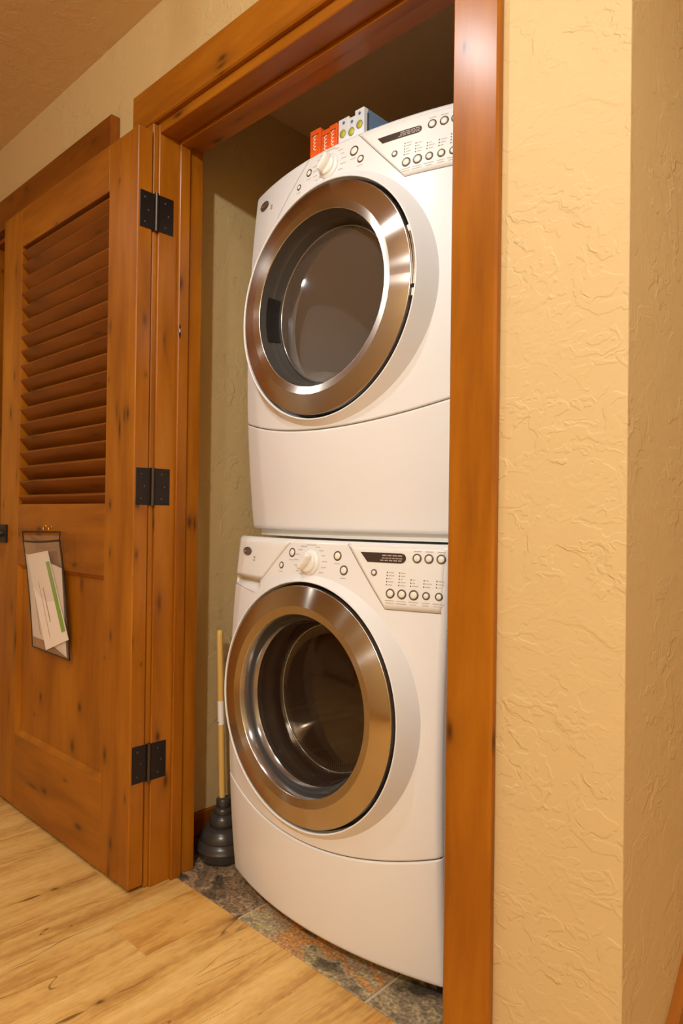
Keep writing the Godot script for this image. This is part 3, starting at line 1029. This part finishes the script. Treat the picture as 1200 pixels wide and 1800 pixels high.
	# captions round the knob
	for k in 16:
		var a := deg_to_rad(-50.0 + k * 280.0 / 15.0)
		var w := 0.005 + r.randf() * 0.006
		var cx := cos(a) * (0.040 + w)
		var cyy := 0.901 + sin(a) * 0.041
		if cyy > 0.943: continue
		stripe(caps, Vector2(cx - w, cyy), Vector2(cx + w, cyy), 0.0020, 0.0004, 2)
	tag(part("dots_print", done(dots), M.dark_mark, o), "", "", "", "stuff")
	tag(part("captions_print", done(caps), M.grey_mark, o), "", "", "", "stuff")

# =====================================================================  plunger
func plunger() -> void:
	var o := thing("plunger", V(0.003, 0, -0.254), "black tiered rubber plunger with a bamboo-coloured stick beside the washer", "plunger")
	var y := Vector3(-PI / 2, 0, 0)     # lathe axis z -> up
	part("cup", lathe([
		[Vector2(0.0, 0.172), Vector2(0.019, 0.172), Vector2(0.0215, 0.169), Vector2(0.0215, 0.150), Vector2(0.0195, 0.147)],
		[Vector2(0.0195, 0.147), Vector2(0.0250, 0.145), Vector2(0.0275, 0.141), Vector2(0.0285, 0.132), Vector2(0.0265, 0.129)],
		[Vector2(0.0265, 0.129), Vector2(0.0330, 0.126), Vector2(0.0385, 0.119), Vector2(0.0410, 0.108), Vector2(0.0405, 0.098), Vector2(0.0365, 0.094)],
		[Vector2(0.0365, 0.094), Vector2(0.0480, 0.091), Vector2(0.0575, 0.083), Vector2(0.0640, 0.070), Vector2(0.0660, 0.060), Vector2(0.0645, 0.0565)],
		[Vector2(0.0645, 0.0565), Vector2(0.0700, 0.053), Vector2(0.0745, 0.045), Vector2(0.0760, 0.036), Vector2(0.0775, 0.0345), Vector2(0.0775, 0.031), Vector2(0.0750, 0.0295)],
		[Vector2(0.0750, 0.0295), Vector2(0.0735, 0.022), Vector2(0.0690, 0.008), Vector2(0.064, 0.0), Vector2(0.0, 0.0)]], 56), M.rubber, o, Vector3.ZERO, y)
	var stick := part("stick", lathe([[Vector2(0.0, 0.665), Vector2(0.007, 0.664), Vector2(0.0092, 0.660), Vector2(0.0095, 0.64), Vector2(0.0095, 0.150)]], 24), M.bamboo, o, Vector3.ZERO, y + Vector3(0.0, 0, 0))
	stick.rotation = Vector3(-PI / 2, 0, 0)
	stick.rotate_z(0.045)
	part("sticker", lathe([[Vector2(0.0099, 0.455), Vector2(0.0099, 0.385)]], 24), M.off_white, stick)
	part("sticker_print", lathe([[Vector2(0.0101, 0.394), Vector2(0.0101, 0.389)]], 6, -1.9, -1.4), M.black, stick)

# =====================================================================  cartons on top of the dryer
func cartons() -> void:
	var ybase := 0.94 + 0.949
	var z0 := -0.225
	var oranges := [[0.367, 0.037, 0.110, 0.0], [0.4060, 0.0325, 0.098, -0.002], [0.4395, 0.0260, 0.097, 0.003]]
	var labels := ["orange carton on the dryer, the one farthest from the white cartons", "orange carton on the dryer, between two other orange cartons", "orange carton on the dryer touching the white cartons"]
	for k in 3:
		var a: Array = oranges[k]
		var o := thing("orange_carton", V(a[0] + a[1] * 0.5, ybase, z0 + a[3] - 0.05), labels[k], "carton", "orange cartons on the dryer")
		part("box", board(V(a[1], a[2], 0.10), 1, 0.001), M.orange, o, V(0, a[2] * 0.5, 0))
		# white script running up the front, and the flap line at the top
		var run := []
		for j in 29:
			var t := j / 28.0
			run.append(V(0.0042 * sin(t * TAU * 4.5) - 0.0008, a[2] - 0.055 + 0.040 * t + 0.0022 * cos(t * TAU * 4.5), 0.0501))
		var s := tube(run, 0.0011, 6)
		s.generate_normals()
		tag(part("script_print", s.commit(), M.off_white, o), "", "", "", "stuff")
		part("flap_line", board(V(a[1] * 0.7, 0.0015, 0.0006), 0, 0.0), M.dark_mark, o, V(0, a[2] - 0.014, 0.0502))
	var wl := ["white carton on the dryer touching the orange cartons", "white carton on the dryer, between two other white cartons", "tallest white carton on the dryer, with a blue side facing out"]
	var whites := [[0.4680, 0.0345, 0.100], [0.5030, 0.0210, 0.092], [0.5245, 0.0295, 0.102]]
	for k in 3:
		var a: Array = whites[k]
		var o := thing("white_carton", V(a[0] + a[1] * 0.5, ybase, z0 - 0.05 + 0.001 * k), wl[k], "carton", "white cartons on the dryer")
		part("box", board(V(a[1], a[2], 0.10), 1, 0.001), M.carton_white, o, V(0, a[2] * 0.5, 0))
		part("round_mark", lathe([[Vector2(0.0, 0.0012), Vector2(0.0085, 0.001), Vector2(0.0088, 0.0)]], 24), M.yellow, o, V(-0.002 + 0.0015 * k, [0.062, 0.056, 0.063][k], 0.0502))
		part("mark_ring", lathe([arc(Vector2(0.0096, 0.0004), 0.0007, 180, 0, 4)], 24), M.carton_blue, o, V(-0.002 + 0.0015 * k, [0.062, 0.056, 0.063][k], 0.0502))
		part("blue_mark", lathe([[Vector2(0.0, 0.0010), Vector2(0.0042, 0.0008), Vector2(0.0044, 0.0)]], 5), M.leaf_blue, o, V(0.001, a[2] - 0.012, 0.0502))
		if k == 2:
			part("side_panel", board(V(0.0008, a[2] - 0.004, 0.084), 1, 0.0), M.carton_blue, o, V(a[1] * 0.5 + 0.0004, a[2] * 0.5, -0.006))
			part("side_line", board(V(0.0010, a[2] - 0.010, 0.004), 1, 0.0), M.carton_line, o, V(a[1] * 0.5 + 0.0005, a[2] * 0.5 - 0.006, 0.036))

# =====================================================================  clear pocket hung on the door, with papers
func holder() -> void:
	var zf := 0.0527
	# corners of the sagging pocket: top left, top right, bottom right, bottom left
	var tl := Vector2(-0.648, 0.915)
	var tr := Vector2(-0.381, 0.926)
	var br := Vector2(-0.343, 0.569)
	var bl := Vector2(-0.607, 0.574)
	var o := thing("document_holder", Vector3.ZERO, "clear plastic document pocket in a dark wire frame hung on the door", "document holder")
	var P := func(u: float, v: float, z: float) -> Vector3:
		var p := bl.lerp(br, u).lerp(tl.lerp(tr, u), v)
		return V(p.x, p.y, z)
	var frontf := func(u: float, v: float) -> Vector3: return P.call(u, v, zf + 0.006 + 0.018 * v * v + 0.006 * sin(u * PI) * v)
	part("pocket_front", patch(frontf, 12, 12, true), M.vinyl, o)
	var backf := func(u: float, v: float) -> Vector3:
		var p := bl.lerp(br, u).lerp(Vector2(-0.700, 0.932).lerp(Vector2(-0.424, 0.938), u), v)
		return V(p.x, p.y, zf + 0.0012)
	part("pocket_back", patch(backf, 4, 4, true), M.vinyl, o)
	var pts := []
	for k in 13: pts.append(P.call(k / 12.0, 1.0, zf + 0.024 + 0.006 * sin(k / 12.0 * PI)) + V(0, -0.004 * sin(k / 12.0 * PI), 0))
	part("front_wire", done(tube(pts, 0.0030)), M.wire, o)
	part("back_wire", done(tube([P.call(0.0, 1.0, zf + 0.024), V(-0.706, 0.945, zf + 0.003), V(-0.428, 0.950, zf + 0.003), P.call(1.0, 1.0, zf + 0.024)], 0.0020)), M.wire, o)
	var ed := []
	for k in 9: ed.append(P.call(0.0, 1.0 - k / 8.0, zf + 0.006 + 0.018 * pow(1.0 - k / 8.0, 2)))
	part("edge_binding", done(tube(ed, 0.0016)), M.wire, o)
	ed = []
	for k in 9: ed.append(P.call(1.0, 1.0 - k / 8.0, zf + 0.006 + 0.018 * pow(1.0 - k / 8.0, 2)))
	part("edge_binding", done(tube(ed, 0.0027)), M.wire, o)
	part("bottom_binding", done(tube([P.call(0, 0, zf + 0.005), P.call(1, 0, zf + 0.005)], 0.0022)), M.wire, o)
	# brass hooks
	for x in [-0.536, -0.497]:
		var h := thing("brass_hook", V(x, 0.951, zf), "small brass hook holding up the document pocket, %s" % ("the one nearer the door lever" if x < -0.52 else "the one nearer the hinges"), "hook", "brass hooks above the pocket")
		var hp := []
		for k in 9:
			var a := PI * k / 8.0
			hp.append(V(0.004 * k / 8.0, 0.006 + 0.006 * cos(a), 0.001 + 0.007 * sin(a)))
		part("hook", done(tube(hp, 0.0018)), M.brass, h)
		part("base", lathe([[Vector2(0, 0.0018), Vector2(0.005, 0.0014), Vector2(0.006, 0.0)]], 16), M.brass, h, V(0, 0.012, 0))
	# papers: [label, corners (4), z, material]
	var sheets := [
		["white leaflet with a green stripe in the door pocket, in front of the other papers", [Vector2(-0.637, 0.870), Vector2(-0.483, 0.890), Vector2(-0.342, 0.631), Vector2(-0.497, 0.578)], 0.0100, "paper"],
		["white leaflet with a blue-grey edge behind the green-striped one", [Vector2(-0.500, 0.856), Vector2(-0.393, 0.840), Vector2(-0.362, 0.575), Vector2(-0.470, 0.600)], 0.0060, "paper_b"],
		["folded pinkish paper at the left of the door pocket", [Vector2(-0.666, 0.874), Vector2(-0.604, 0.862), Vector2(-0.501, 0.603), Vector2(-0.608, 0.607)], 0.0040, "paper_b"]]
	for k in 3:
		var a: Array = sheets[k]
		var c: Array = a[1]
		var t := thing("leaflet", Vector3.ZERO, a[0], "leaflet", "papers in the door pocket")
		var z: float = zf + a[2]
		var s := st_new()
		var sheet := func(u: float, v: float) -> Vector3:
			var p: Vector2 = c[3].lerp(c[2], u).lerp(c[0].lerp(c[1], u), v)
			return V(p.x, p.y, z + 0.0055 * v)
		patch_into(s, sheet, 4, 6, true, 1)
		var sheet_b := func(u: float, v: float) -> Vector3: return sheet.call(u, v) - V(0, 0, 0.0006)
		patch_into(s, sheet_b, 4, 6, false, 2)
		part("sheet", done(s), M[a[3]], t)
		var strips := []
		if k == 0: strips = [[0.80, 0.96, 0.10, 0.88, "green"], [0.28, 0.30, 0.10, 0.70, "ink"], [0.42, 0.46, 0.25, 0.62, "ink"]]
		if k == 1: strips = [[0.12, 0.36, 0.20, 0.96, "blue_grey"]]
		if k == 2: strips = [[0.55, 0.60, 0.05, 0.8, "ink"]]
		for q in strips:
			var band := func(u: float, v: float) -> Vector3:
				return sheet.call(lerpf(q[0], q[1], u), lerpf(q[2], q[3], v)) + V(0, 0, 0.0004)
			part("printed_band", patch(band, 2, 6, true), M[q[4]], t)
